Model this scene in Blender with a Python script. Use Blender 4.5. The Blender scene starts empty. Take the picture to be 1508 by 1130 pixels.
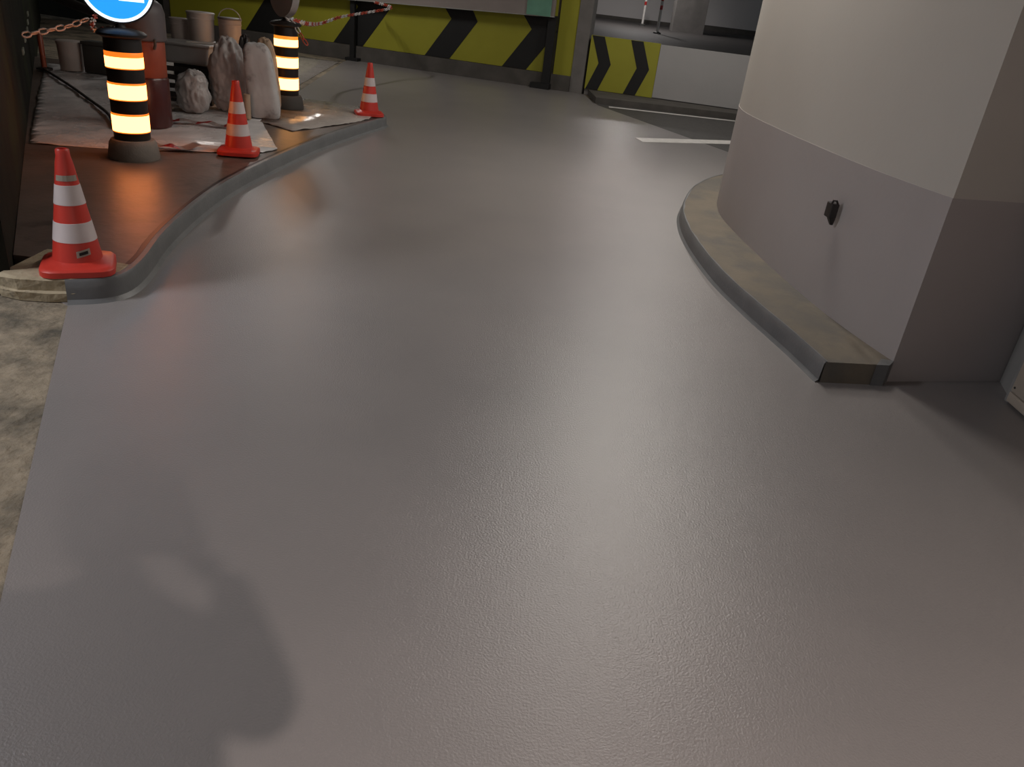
import bpy, bmesh, math, random
from mathutils import Vector, Matrix, noise

random.seed(7)
SC = bpy.context.scene
COL = SC.collection

# ------------------------------------------------------------------ camera
EYE = Vector((0, 0, 1.5))
cam_data = bpy.data.cameras.new('camera')
cam_data.sensor_width = 36.0
cam_data.lens = 1132.0 / 1508.0 * 36.0
cam_data.clip_start = 0.02
cam_data.clip_end = 200
cam = bpy.data.objects.new('camera', cam_data)
COL.objects.link(cam)
# phone tipped 26.4 degrees down and rolled 6.9 degrees
CX = Vector((0.99274, 0.05355, 0.10773))
CD = Vector((0.12031, -0.44185, -0.88899))
CF = Vector((0.0, 0.89549, -0.44508))
rot = Matrix((CX, -CD, -CF)).transposed()
cam.matrix_world = Matrix.Translation(EYE) @ rot.to_4x4()
SC.camera = cam

# ------------------------------------------------------------------ world and exposure
world = bpy.data.worlds.new('world')
SC.world = world
world.use_nodes = True
world.node_tree.nodes['Background'].inputs[0].default_value = (0.80, 0.9, 1.0, 1)
world.node_tree.nodes['Background'].inputs[1].default_value = 0.28
SC.view_settings.view_transform = 'Standard'
SC.view_settings.look = 'None'
SC.view_settings.gamma = 1.0
SC.view_settings.exposure = 0.0
SC.view_settings.use_curve_mapping = False

LAMP_Z = 3.6
# (x, y, watts, colour, length) of the tube lamps under the ceiling
TUBES = [
    (1.06, 5.5, 46, (1.0, 0.94, 0.86), 1.5),
    (1.18, 7.9, 78, (1.0, 0.94, 0.86), 1.5),
    (-4.7, 14.2, 62, (1.0, 0.95, 0.9), 1.2),
    (2.2, 13.3, 50, (1.0, 0.95, 0.88), 1.2),
    (-5.0, 1.5, 215, (0.95, 0.96, 1.0), 1.5),  # added fill lamp, brightens the floor and the pillar's left side
    (2.2, 23.8, 75, (1.0, 0.95, 0.92), 1.2),  # added lamp, lightens the far wall beyond the ramp
]
BACK_LAMP = (1.456, -2.88, 350, (1.0, 0.85, 0.76))


# ------------------------------------------------------------------ materials
def new_mat(name):
    m = bpy.data.materials.new(name)
    m.use_nodes = True
    nt = m.node_tree
    return m, nt, nt.nodes['Principled BSDF']


def mat(name, c1, c2=None, rough=0.6, scale=6.0, detail=6.0, bump=0.0, bscale=60.0,
        bdist=0.01, metal=0.0, spec=0.5, lo=0.35, hi=0.65, c3=None, scale3=1.2, lo3=0.5, hi3=0.62,
        rvar=0.0):
    m, nt, b = new_mat(name)
    N, Lk = nt.nodes, nt.links
    tc = N.new('ShaderNodeTexCoord')
    b.inputs['Roughness'].default_value = rough
    b.inputs['Metallic'].default_value = metal
    b.inputs['Specular IOR Level'].default_value = spec
    if c2 is None:
        c2 = tuple(v * 0.86 for v in c1)
    nz = N.new('ShaderNodeTexNoise')
    nz.inputs['Scale'].default_value = scale
    nz.inputs['Detail'].default_value = detail
    Lk.new(tc.outputs['Object'], nz.inputs['Vector'])
    rp = N.new('ShaderNodeValToRGB')
    rp.color_ramp.elements[0].position = lo
    rp.color_ramp.elements[1].position = hi
    rp.color_ramp.elements[0].color = (*c1, 1)
    rp.color_ramp.elements[1].color = (*c2, 1)
    Lk.new(nz.outputs['Fac'], rp.inputs['Fac'])
    out = rp.outputs['Color']
    if c3 is not None:
        n3 = N.new('ShaderNodeTexNoise')
        n3.inputs['Scale'].default_value = scale3
        n3.inputs['Detail'].default_value = 8
        n3.inputs['Roughness'].default_value = 0.65
        Lk.new(tc.outputs['Object'], n3.inputs['Vector'])
        mr = N.new('ShaderNodeMapRange')
        mr.inputs['From Min'].default_value = lo3
        mr.inputs['From Max'].default_value = hi3
        Lk.new(n3.outputs['Fac'], mr.inputs['Value'])
        mx = N.new('ShaderNodeMixRGB')
        mx.inputs['Color2'].default_value = (*c3, 1)
        Lk.new(mr.outputs['Result'], mx.inputs['Fac'])
        Lk.new(out, mx.inputs['Color1'])
        out = mx.outputs['Color']
    Lk.new(out, b.inputs['Base Color'])
    if rvar:
        mr = N.new('ShaderNodeMapRange')
        mr.inputs['To Min'].default_value = rough - rvar
        mr.inputs['To Max'].default_value = rough + rvar
        Lk.new(nz.outputs['Fac'], mr.inputs['Value'])
        Lk.new(mr.outputs['Result'], b.inputs['Roughness'])
    if bump:
        n2 = N.new('ShaderNodeTexNoise')
        n2.inputs['Scale'].default_value = bscale
        n2.inputs['Detail'].default_value = 4
        Lk.new(tc.outputs['Object'], n2.inputs['Vector'])
        bp = N.new('ShaderNodeBump')
        bp.inputs['Strength'].default_value = bump
        bp.inputs['Distance'].default_value = bdist
        Lk.new(n2.outputs['Fac'], bp.inputs['Height'])
        Lk.new(bp.outputs['Normal'], b.inputs['Normal'])
    return m


def glow(name, col, strength, edge=None, z0=0.0, z1=0.0):
    """a lit surface; with edge it falls off to another colour towards the top of the lamp ring"""
    m, nt, b = new_mat(name)
    N, Lk = nt.nodes, nt.links
    b.inputs['Base Color'].default_value = (*[min(1, c) * 0.5 for c in col], 1)
    b.inputs['Roughness'].default_value = 0.4
    b.inputs['Emission Color'].default_value = (*col, 1)
    b.inputs['Emission Strength'].default_value = strength
    return m


M = {}
M['resin'] = mat('grey_resin', (0.248, 0.228, 0.224), (0.228, 0.211, 0.208), rough=0.32, scale=1.6,
                 bump=0.6, bscale=150, bdist=0.0027, spec=0.62)
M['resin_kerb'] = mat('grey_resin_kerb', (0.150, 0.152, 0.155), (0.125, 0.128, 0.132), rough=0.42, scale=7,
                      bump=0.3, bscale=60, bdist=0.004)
M['old_floor'] = mat('old_concrete', (0.31, 0.255, 0.185), (0.22, 0.18, 0.13), rough=0.9, scale=14, detail=10,
                     bump=0.9, bscale=26, bdist=0.02, c3=(0.07, 0.062, 0.048), scale3=2.2, lo3=0.44, hi3=0.62)
M['asphalt'] = mat('dark_asphalt', (0.075, 0.07, 0.066), (0.055, 0.052, 0.05), rough=0.55, scale=9, bump=0.3, bscale=90, bdist=0.004)
M['platform'] = mat('brown_concrete', (0.13, 0.098, 0.082), (0.095, 0.075, 0.064), rough=0.42, scale=5, detail=9,
                    bump=0.3, bscale=18, bdist=0.006, c3=(0.045, 0.037, 0.032), scale3=3.5, lo3=0.56, hi3=0.72)
M['kerbstone'] = mat('cream_stone', (0.42, 0.35, 0.24), (0.33, 0.27, 0.18), rough=0.9, scale=12, detail=9,
                     bump=0.7, bscale=30, bdist=0.012, c3=(0.10, 0.08, 0.06), scale3=7, lo3=0.60, hi3=0.70)
M['kerb_tan'] = mat('tan_kerb_concrete', (0.165, 0.138, 0.105), (0.14, 0.12, 0.094), rough=0.85, scale=5, detail=9,
                    bump=0.5, bscale=40, bdist=0.006, c3=(0.115, 0.105, 0.092), scale3=1.6, lo3=0.48, hi3=0.6)
M['wall_low'] = mat('grey_wall_paint', (0.41, 0.375, 0.37), (0.395, 0.36, 0.355), rough=0.6, scale=2.2, bump=0.12, bscale=35, bdist=0.004)
M['wall_up'] = mat('white_wall_paint', (0.53, 0.50, 0.46), (0.515, 0.485, 0.445), rough=0.65, scale=2.0, bump=0.12, bscale=35, bdist=0.004)
M['wall_side'] = mat('grey_side_wall', (0.30, 0.29, 0.28), (0.28, 0.27, 0.26), rough=0.65, scale=2.0)
M['dark_wall'] = mat('dark_wall', (0.012, 0.012, 0.010), (0.018, 0.018, 0.014), rough=0.95, spec=0.1, scale=3, c3=(0.022, 0.026, 0.014), scale3=0.8)
M['ceiling'] = mat('ceiling_concrete', (0.34, 0.33, 0.32), rough=0.9, scale=3)
M['conc'] = mat('grey_concrete', (0.20, 0.185, 0.175), (0.16, 0.15, 0.14), rough=0.85, scale=4, bump=0.3, bscale=30, bdist=0.008)
M['conc_dark'] = mat('dark_concrete', (0.10, 0.09, 0.08), (0.075, 0.068, 0.06), rough=0.85, scale=4, bump=0.3, bscale=30, bdist=0.008)
M['far_wall'] = mat('far_grey_wall', (0.62, 0.59, 0.58), (0.57, 0.545, 0.535), rough=0.7, scale=0.8)
M['far_floor'] = mat('far_floor', (0.06, 0.054, 0.052), (0.05, 0.046, 0.044), rough=0.7, scale=1.5)
M['yellow'] = mat('hazard_yellow', (0.35, 0.335, 0.03), (0.315, 0.30, 0.025), rough=0.5, scale=1.5)
M['black'] = mat('matt_black', (0.010, 0.010, 0.010), rough=0.6)
M['rubber'] = mat('black_rubber', (0.016, 0.012, 0.011), rough=0.5)
M['board_white'] = mat('pale_board', (0.40, 0.385, 0.38), (0.37, 0.36, 0.355), rough=0.5, scale=1.2)
M['line'] = mat('white_road_paint', (0.72, 0.69, 0.66), (0.6, 0.58, 0.55), rough=0.6, scale=10)
M['rail'] = mat('pinkish_rail', (0.30, 0.26, 0.24), (0.26, 0.225, 0.21), rough=0.5, scale=2)
M['rail_lip'] = mat('bright_metal_lip', (0.55, 0.55, 0.52), rough=0.35, metal=0.5)
M['green'] = mat('green_plate', (0.16, 0.36, 0.26), rough=0.5)
M['cone_red'] = mat('cone_red', (0.56, 0.040, 0.026), (0.50, 0.034, 0.022), rough=0.42, scale=5)
M['cone_white'] = mat('cone_white', (0.60, 0.53, 0.53), (0.56, 0.49, 0.49), rough=0.4, scale=7)
M['sticker'] = mat('pale_sticker', (0.60, 0.56, 0.48), rough=0.5)
M['ink'] = mat('dark_ink', (0.03, 0.03, 0.03), rough=0.6)
M['base_grey'] = mat('bollard_base', (0.20, 0.175, 0.15), (0.17, 0.15, 0.13), rough=0.75, scale=9, bump=0.2)
M['base_dark'] = mat('bollard_base_dark', (0.06, 0.055, 0.05), rough=0.75)
M['amber'] = glow('amber_lamp', (1.0, 0.27, 0.07), 9.0)
M['amber_rim'] = glow('amber_lamp_rim', (1.0, 0.20, 0.015), 1.1)
M['amber2'] = glow('amber_lamp_yellow', (1.0, 0.45, 0.14), 5.5)
M['amber2_rim'] = glow('amber_lamp_yellow_rim', (1.0, 0.33, 0.03), 0.9)
M['sign_blue'] = glow('sign_blue', (0.02, 0.37, 1.0), 1.0)
M['sign_white'] = glow('sign_white', (0.80, 0.90, 1.0), 1.5)
M['tube'] = glow('lamp_diffuser', (1.0, 0.95, 0.88), 6.0)
M['metal_white'] = mat('white_metal', (0.6, 0.6, 0.58), rough=0.4)
M['sheet'] = mat('milky_plastic_sheet', (0.68, 0.65, 0.65), (0.54, 0.52, 0.52), rough=0.26, scale=3.5, bump=0.5, bscale=14, bdist=0.012, rvar=0.1)
M['sheet_paper'] = mat('pale_paper_sheet', (0.44, 0.40, 0.37), (0.34, 0.31, 0.285), rough=0.26, scale=5, bump=0.5, bscale=16, bdist=0.010, rvar=0.1)
M['bag'] = mat('crumpled_grey_plastic', (0.42, 0.40, 0.395), (0.33, 0.315, 0.31), rough=0.42, scale=8, bump=0.4, bscale=25)
M['sack'] = mat('white_sack', (0.52, 0.51, 0.51), (0.42, 0.41, 0.41), rough=0.55, scale=5, c3=(0.17, 0.155, 0.15), scale3=5, lo3=0.56, hi3=0.7)
M['paper'] = mat('brown_paper', (0.42, 0.30, 0.21), (0.34, 0.24, 0.16), rough=0.6, scale=8)
M['bucket'] = mat('off_white_bucket', (0.46, 0.40, 0.37), (0.40, 0.35, 0.32), rough=0.45, scale=4)
M['bucket_lid'] = mat('bucket_lid', (0.16, 0.14, 0.13), rough=0.5)
M['tub'] = mat('grey_plastic_tub', (0.33, 0.315, 0.31), (0.28, 0.27, 0.265), rough=0.35, scale=4)
M['dark_plastic'] = mat('dark_plastic', (0.03, 0.025, 0.024), rough=0.45)
M['charcoal'] = mat('charcoal_plastic', (0.07, 0.07, 0.065), rough=0.6)
M['maroon'] = mat('maroon_metal', (0.06, 0.012, 0.010), rough=0.3)
M['red_metal'] = mat('red_brown_metal', (0.30, 0.065, 0.03), (0.24, 0.05, 0.022), rough=0.4)
M['hood'] = mat('grey_hood', (0.10, 0.09, 0.095), rough=0.5)
M['link_red'] = mat('red_plastic_link', (0.45, 0.06, 0.03), rough=0.4)
M['link_white'] = mat('white_plastic_link', (0.62, 0.58, 0.56), rough=0.4)
M['cream'] = mat('cream_steel', (0.50, 0.42, 0.345), (0.47, 0.395, 0.325), rough=0.45, scale=2)
M['grey_steel'] = mat('grey_trim', (0.30, 0.29, 0.28), rough=0.5)
M['skin'] = mat('skin', (0.52, 0.32, 0.24), rough=0.55)
M['jacket'] = mat('dark_jacket', (0.035, 0.038, 0.05), rough=0.85)
M['trousers'] = mat('dark_trousers', (0.03, 0.03, 0.035), rough=0.85)
M['hair'] = mat('dark_hair', (0.015, 0.011, 0.008), rough=0.6)
M['patch'] = mat('pale_reflector', (0.26, 0.27, 0.22), rough=0.6)
M['tape_red'] = mat('tape_red', (0.50, 0.025, 0.02), rough=0.4)
M['tape_white'] = mat('tape_white', (0.45, 0.38, 0.36), rough=0.4)


# ------------------------------------------------------------------ helpers
def link(o, parent=None):
    COL.objects.link(o)
    if parent is not None:
        o.parent = parent
    return o


def from_bm(name, bm, m, parent=None, smooth=False):
    me = bpy.data.meshes.new(name)
    bmesh.ops.recalc_face_normals(bm, faces=bm.faces)
    bm.to_mesh(me)
    bm.free()
    me.materials.append(m)
    if smooth:
        for p in me.polygons:
            p.use_smooth = True
        if smooth != 'all':
            me.set_sharp_from_angle(angle=math.radians(38))
    o = bpy.data.objects.new(name, me)
    return link(o, parent)


def tag(o, label=None, cat=None, group=None, kind=None):
    if label: o['label'] = label
    if cat: o['category'] = cat
    if group: o['group'] = group
    if kind: o['kind'] = kind
    return o


def thing(name, loc, label, cat, group=None, rz=0.0):
    o = bpy.data.objects.new(name, None)
    o.empty_display_size = 0.1
    o.location = loc
    o.rotation_euler = (0, 0, rz)
    COL.objects.link(o)
    return tag(o, label, cat, group)


def dup(root, loc, rz, label=None):
    r = root.copy(); COL.objects.link(r)
    r.location = loc; r.rotation_euler = (0, 0, rz)
    if label: r['label'] = label
    for ch in list(root.children):
        c = ch.copy(); COL.objects.link(c); c.parent = r
        for gch in list(ch.children):
            d = gch.copy(); COL.objects.link(d); d.parent = c
    return r


def bm_box(bm, x0, x1, y0, y1, z0, z1, bevel=0.0, seg=2):
    r = bmesh.ops.create_cube(bm, size=1.0)
    vs = r['verts']
    for v in vs:
        v.co = Vector((x0 + (v.co.x + .5) * (x1 - x0), y0 + (v.co.y + .5) * (y1 - y0), z0 + (v.co.z + .5) * (z1 - z0)))
    if bevel:
        es = list({e for v in vs for e in v.link_edges})
        bmesh.ops.bevel(bm, geom=es, offset=bevel, segments=seg, affect='EDGES', profile=0.5)


def box(name, x0, x1, y0, y1, z0, z1, m, parent=None, bevel=0.0):
    bm = bmesh.new()
    bm_box(bm, x0, x1, y0, y1, z0, z1, bevel)
    return from_bm(name, bm, m, parent, smooth=bool(bevel))


def bm_prism(bm, pts, z0, z1):
    lo = [bm.verts.new((p[0], p[1], z0)) for p in pts]
    hi = [bm.verts.new((p[0], p[1], z1)) for p in pts]
    n = len(pts)
    f1 = bm.faces.new(lo[::-1]); f2 = bm.faces.new(hi)
    for i in range(n):
        bm.faces.new((lo[i], lo[(i + 1) % n], hi[(i + 1) % n], hi[i]))
    bm.normal_update()
    bmesh.ops.triangulate(bm, faces=[f1, f2], ngon_method='EAR_CLIP')


def prism(name, pts, z0, z1, m, parent=None, smooth=False):
    bm = bmesh.new()
    bm_prism(bm, pts, z0, z1)
    return from_bm(name, bm, m, parent, smooth)


def bm_lathe(bm, prof, seg=32, off=(0, 0, 0), cap=True):
    rings = []
    for r, z in prof:
        rings.append([bm.verts.new((off[0] + r * math.cos(2 * math.pi * i / seg),
                                    off[1] + r * math.sin(2 * math.pi * i / seg), off[2] + z)) for i in range(seg)])
    for a, b in zip(rings, rings[1:]):
        for i in range(seg):
            bm.faces.new((a[i], a[(i + 1) % seg], b[(i + 1) % seg], b[i]))
    if cap:
        bm.faces.new(rings[0][::-1]); bm.faces.new(rings[-1])


def lathe(name, prof, m, parent=None, seg=32, off=(0, 0, 0)):
    bm = bmesh.new()
    bm_lathe(bm, prof, seg, off)
    return from_bm(name, bm, m, parent, smooth=True)


def bm_tube(bm, pts, r, seg=8):
    pts = [Vector(p) for p in pts]
    rings = []
    for i, p in enumerate(pts):
        a = pts[max(0, i - 1)]; b = pts[min(len(pts) - 1, i + 1)]
        t = (b - a).normalized()
        u = t.cross(Vector((0, 0, 1)))
        if u.length < 1e-3: u = t.cross(Vector((1, 0, 0)))
        u.normalize(); v = t.cross(u)
        rr = r[i] if isinstance(r, (list, tuple)) else r
        rings.append([bm.verts.new(p + rr * (math.cos(2 * math.pi * k / seg) * u + math.sin(2 * math.pi * k / seg) * v)) for k in range(seg)])
    for a, b in zip(rings, rings[1:]):
        for k in range(seg):
            bm.faces.new((a[k], a[(k + 1) % seg], b[(k + 1) % seg], b[k]))
    bm.faces.new(rings[0][::-1]); bm.faces.new(rings[-1])


def tube(name, pts, r, m, parent=None, seg=10):
    bm = bmesh.new()
    bm_tube(bm, pts, r, seg)
    return from_bm(name, bm, m, parent, smooth=True)


def smooth_line(pts, n=6, closed=False):
    """Catmull-Rom through the points"""
    P = [Vector((*p, 0)) if len(p) == 2 else Vector(p) for p in pts]
    out = []
    for i in range(len(P) - 1):
        p0 = P[max(0, i - 1)]; p1 = P[i]; p2 = P[i + 1]; p3 = P[min(len(P) - 1, i + 2)]
        for k in range(n):
            t = k / n
            out.append(0.5 * ((2 * p1) + (-p0 + p2) * t + (2 * p0 - 5 * p1 + 4 * p2 - p3) * t * t + (-p0 + 3 * p1 - 3 * p2 + p3) * t ** 3))
    out.append(P[-1])
    return out


def in_poly(x, y, poly):
    c = False
    j = len(poly) - 1
    for i in range(len(poly)):
        xi, yi = poly[i]; xj, yj = poly[j]
        if (yi > y) != (yj > y) and x < (xj - xi) * (y - yi) / (yj - yi) + xi:
            c = not c
        j = i
    return c


# ------------------------------------------------------------------ the setting
# ground
struct = lambda o: tag(o, kind='structure')
FLOOR = struct(box('floor', -16, 12, -9, 21.5, -0.2, -0.004, M['old_floor']))
resin_pts = [(-2.107, 3.27), (-1.66, 2.34), (-1.218, 1.424), (-0.95, 0.8), (-0.85, 0.0), (-0.85, -8.5), (5.5, -8.5), (5.5, 9.0), (3.0, 9.4),
             (2.495, 10.609), (0.904, 14.33), (0.86, 14.6), (0.70, 15.95), (-4.2, 17.2), (-4.166, 16.6), (-3.5, 11.37),
             (-3.25, 10.0), (-2.6, 9.6), (-2.6, 6.0), (-2.45, 4.2), (-2.3, 3.4)]
struct(prism('floor_coating', resin_pts, -0.004, 0.0, M['resin'], FLOOR))
prism('floor_asphalt', [(3.0, 9.4), (5.5, 9.0), (10, 9), (10, 15.2), (0.904, 15.2), (0.904, 14.33), (2.495, 10.609)], -0.004, -0.001, M['asphalt'], FLOOR)
prism('lane_marking', [(1.256, 10.92), (1.33, 10.62), (2.78, 11.5), (5.0, 12.6), (5.0, 12.95), (2.86, 11.87)], -0.001, 0.003, M['line'], FLOOR)
prism('edge_line', [(1.10, 14.22), (3.5, 14.40), (6.0, 14.5), (6.0, 14.62), (3.5, 14.52), (1.10, 14.34)], -0.001, 0.003, M['line'], FLOOR)

# ceiling
struct(box('ceiling', -16, 12, -9, 36, LAMP_Z + 0.12, LAMP_Z + 0.35, M['ceiling']))

# dark wall beside the platform
WA = Vector((-2.398, 3.332)); WB = Vector((-6.488, 10.165))
wd = (WB - WA).normalized(); wn = Vector((-wd.y, wd.x))
E = WA + wd * 17.5
struct(prism('wall_left', [WA[:], (WA + wn * 0.25)[:], (E + wn * 0.25)[:], E[:]], -0.004, LAMP_Z + 0.12, M['dark_wall']))

# the raised island on the left
kerb = [(-2.125, 3.305), (-1.99, 3.38), (-1.935, 3.50), (-1.965, 3.75), (-2.07, 4.2), (-2.165, 4.85), (-2.215, 5.5), (-2.205, 6.3),
        (-2.135, 7.4), (-1.99, 8.5), (-1.86, 9.25), (-1.885, 9.5), (-2.05, 9.75), (-2.35, 9.93), (-3.07, 10.06), (-4.0, 10.5)]
KL = smooth_line(kerb, 6)
back_pts = [(-5.5, 11.0), (-6.95, 10.93)]
plat_outline = [(-2.523, 3.55)] + [(p.x, p.y) for p in KL if p.y > 3.55] + back_pts
PLATFORM = tag(thing('raised_platform', (0, 0, 0), None, None), kind='structure')
prism('platform_top', plat_outline, 0.0, 0.11, M['platform'], PLATFORM)
# painted kerb face: proud of the slab and lapping a little over its edge
bm = bmesh.new()
prof = [(0.035, 0.0), (0.016, 0.018), (0.012, 0.06), (0.010, 0.098), (0.0, 0.113), (-0.030, 0.1145), (-0.036, 0.108)]
rows = []
for i, p in enumerate(KL):
    a = KL[max(0, i - 1)]; b = KL[min(len(KL) - 1, i + 1)]
    t = (b - a).normalized(); n = Vector((t.y, -t.x, 0))
    w = 1.0 + 0.5 * noise.noise(p * 4.0)
    rows.append([bm.verts.new((p.x + n.x * (o if o > 0 else o * w), p.y + n.y * (o if o > 0 else o * w), z)) for o, z in prof])
for a, b in zip(rows, rows[1:]):
    for k in range(len(prof) - 1):
        bm.faces.new((a[k], b[k], b[k + 1], a[k + 1]))
from_bm('kerb_face', bm, M['resin_kerb'], PLATFORM, smooth=True)
# dirty open joint between slab and painted kerb
bm = bmesh.new()
rows = []
for i, p in enumerate(KL):
    if p.y < 3.6: continue
    a = KL[max(0, i - 1)]; b = KL[min(len(KL) - 1, i + 1)]
    t = (b - a).normalized(); n = Vector((t.y, -t.x, 0))
    w = 0.010 + 0.010 * abs(noise.noise(p * 7.0))
    rows.append([bm.verts.new((p.x + n.x * o, p.y + n.y * o, z)) for o, z in ((-0.024, 0.108), (-0.026, 0.1152), (-0.040 - w, 0.1135), (-0.046 - w, 0.108))])
for a, b in zip(rows, rows[1:]):
    for k in range(3):
        bm.faces.new((a[k], b[k], b[k + 1], a[k + 1]))
from_bm('kerb_joint', bm, M['dark_plastic'], PLATFORM, smooth=True)
# broken cream end stone
bm = bmesh.new()
stone = [(-2.432, 3.285), (-2.33, 3.262), (-2.20, 3.285), (-2.10, 3.315), (-2.0, 3.385), (-1.95, 3.49), (-1.965, 3.60), (-2.10, 3.62), (-2.27, 3.66), (-2.435, 3.68)]
n = len(stone)
layers = []
for z, off in ((0.0, 0.0), (0.045, 0.012), (0.055, -0.004), (0.105, 0.006), (0.1165, -0.012)):
    ring = []
    for k, (x, y) in enumerate(stone):
        d = Vector((x + 2.2, y - 3.48, 0)).normalized() * (off + random.uniform(-.006, .006))
        ring.append(bm.verts.new((x + d.x, y + d.y, z + (random.uniform(-.004, .004) if 0 < z < .11 else 0))))
    layers.append(ring)
for a, b in zip(layers, layers[1:]):
    for k in range(n):
        bm.faces.new((a[k], a[(k + 1) % n], b[(k + 1) % n], b[k]))
bm.faces.new(layers[0][::-1]); bm.faces.new(layers[-1])
from_bm('kerb_stone', bm, M['kerbstone'], PLATFORM)

# the big pillar on the right with its two-tone paint
pil_front = [(1.855, 3.545), (1.775, 3.84), (1.690, 4.26), (1.595, 5.05), (1.525, 6.0), (1.545, 6.55), (1.66, 7.05), (1.95, 7.4), (2.5, 7.6)]
pc = smooth_line(pil_front, 6)
pil_pts = [(p.x, p.y) for p in pc] + [(3.6, 7.6), (3.6, 4.0), (2.52, 3.73)]
PIL = struct(thing('pillar', (0, 0, 0), None, None))
prism('pillar_lower', pil_pts, 0.0, 0.92, M['wall_low'], PIL, smooth=True)
inner = [(x * 1.0 + 0.002, y) for x, y in pil_pts]
prism('pillar_upper', inner, 0.92, LAMP_Z + 0.12, M['wall_up'], PIL, smooth=True)

# kerb round the pillar
ko = smooth_line([(1.487, 3.435), (1.43, 3.76), (1.318, 4.28), (1.225, 4.86), (1.183, 5.6), (1.205, 6.2), (1.295, 6.75), (1.53, 7.55), (1.95, 8.3), (2.6, 8.9)], 7)
KERB = struct(thing('pillar_kerb', (0, 0, 0), None, None))
kp = [(p.x, p.y) for p in ko] + [(3.0, 7.55), (2.5, 7.56)] + [(p.x + 0.004, p.y) for p in reversed(pc)][1:-1] + [(1.85, 3.556), (1.80, 3.49)]
prism('kerb_top', kp, 0.0, 0.11, M['kerb_tan'], KERB)
bm = bmesh.new()
prof = [(0.030, 0.0), (0.012, 0.015), (0.009, 0.06), (0.007, 0.100), (-0.002, 0.1135), (-0.012, 0.1125)]
rows = []
for i, p in enumerate(ko):
    a = ko[max(0, i - 1)]; b = ko[min(len(ko) - 1, i + 1)]
    t = (b - a).normalized(); nn = Vector((-t.y, t.x, 0))
    w = 1.0 + 0.9 * noise.noise(p * 5.0)
    rows.append([bm.verts.new((p.x + nn.x * (o if o > 0 else o * w), p.y + nn.y * (o if o > 0 else o * w), z)) for o, z in prof])
for a, b in zip(rows, rows[1:]):
    for k in range(len(prof) - 1):
        bm.faces.new((a[k], b[k], b[k + 1], a[k + 1]))
from_bm('painted_face', bm, M['resin_kerb'], KERB, smooth=True)
# grey painted corner of the kerb's end
prism('painted_corner', [(1.745, 3.472), (1.812, 3.484), (1.862, 3.552), (1.80, 3.56)], 0.0, 0.1125, M['resin_kerb'], KERB)

# wall on the right, running back past the camera
struct(prism('wall_right', [(2.522, 3.728), (2.455, 3.50), (2.455, -8.5), (2.75, -8.5), (2.75, 3.76)], 0.0, LAMP_Z + 0.12, M['wall_side']))

# ---- low walls and hazard boards at the far end
PA = Vector((0.65, 16.0)); PB = Vector((-4.35, 17.3))
pd = (PB - PA).normalized(); pn = Vector((pd.y, -pd.x))
if pn.y > 0: pn = -pn            # towards the camera
def PL(s, z, out=0.0):
    q = PA + pd * s + pn * out
    return Vector((q.x, q.y, z))
RA = Vector((0.70, 15.9)); RB = Vector((4.2, 15.2))
rd = (RB - RA).normalized(); rn = Vector((rd.y, -rd.x))
if rn.y > 0: rn = -rn
def RL(s, z, out=0.0):
    q = RA + rd * s + rn * out
    return Vector((q.x, q.y, z))

def slab(name, fn, outline, o0, o1, m, parent=None):
    """a board: an outline in (s, z) on a wall plane, between two distances out from it"""
    bm = bmesh.new()
    a = [bm.verts.new(fn(s, z, o0)) for s, z in outline]
    b = [bm.verts.new(fn(s, z, o1)) for s, z in outline]
    k = len(outline)
    f1 = bm.faces.new(a[::-1]); f2 = bm.faces.new(b)
    for i in range(k):
        bm.faces.new((a[i], a[(i + 1) % k], b[(i + 1) % k], b[i]))
    bm.normal_update()
    bmesh.ops.triangulate(bm, faces=[f1, f2], ngon_method='EAR_CLIP')
    return from_bm(name, bm, m, parent)

R4 = lambda s0, s1, z0, z1: [(s0, z0), (s1, z0), (s1, z1), (s0, z1)]
struct(slab('wall_back', PL, R4(0.24, 9.6, 0.0, LAMP_Z + 0.12), -0.30, -0.03, M['conc_dark']))
struct(slab('wall_far_left', PL, R4(9.6, 16.0, 0.0, LAMP_Z + 0.12), -0.30, -0.03, M['dark_wall']))
slabw = slab('wall_back_plinth', PL, R4(0.24, 9.6, 0.0, 0.285), -0.03, 0.06, M['conc_dark'], bpy.data.objects['wall_back'])
struct(slab('wall_back_right', RL, R4(0.0, 4.6, 0.0, 1.04), -0.25, -0.03, M['conc']))
struct(slab('trim_1', PL, R4(-0.02, 0.235, 0.0, LAMP_Z + 0.12), -0.30, 0.03, M['conc']))
struct(prism('wall_right_kerb', [(0.87, 14.56), (3.55, 14.66), (5.3, 14.70), (5.3, 15.0), (0.78, 15.86)], -0.001, 0.105, M['conc_dark']))

# left hazard board with chevrons
B1 = thing('hazard_board', PL(4.5, 0.285), 'long yellow hazard board with black chevrons on the wall behind the rail', 'hazard board')
B1.location = (0, 0, 0)
slab('yellow_board', PL, R4(0.655, 9.4, 0.29, 1.95), -0.03, 0.0, M['yellow'], B1)
def chev(fn, sl_b, sr_b, vi, vo, zb, zv, zt, parent, o=0.006):
    """chevron pointing right (towards smaller s on the left board)"""
    sl_t = sl_b; sr_t = sr_b
    zt2 = zt
    return slab('chevron', fn, [(sl_b, zb), (sr_b, zb), (vo, zv), (sr_t, zt2), (sl_t, zt2), (vi, zv)], 0.0, o, M['black'], parent)
for c in (3.32, 5.39, 7.5, 1.66):
    w = 0.50 if c < 2 else 0.54 if c < 4 else 0.68 if c < 6 else 0.72
    sh = 0.50 if c < 4 else 0.53
    # lower arm to the vertex at z 1.03, upper arm steeper and hidden by the rail
    slab('chevron', PL, [(c, 0.292), (c - w, 0.292), (c - w - sh - .04, 1.03), (c - w - 0.28, 1.45), (c - 0.18, 1.45), (c - sh - .03, 1.02)], 0.0, 0.006, M['black'], B1)
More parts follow.
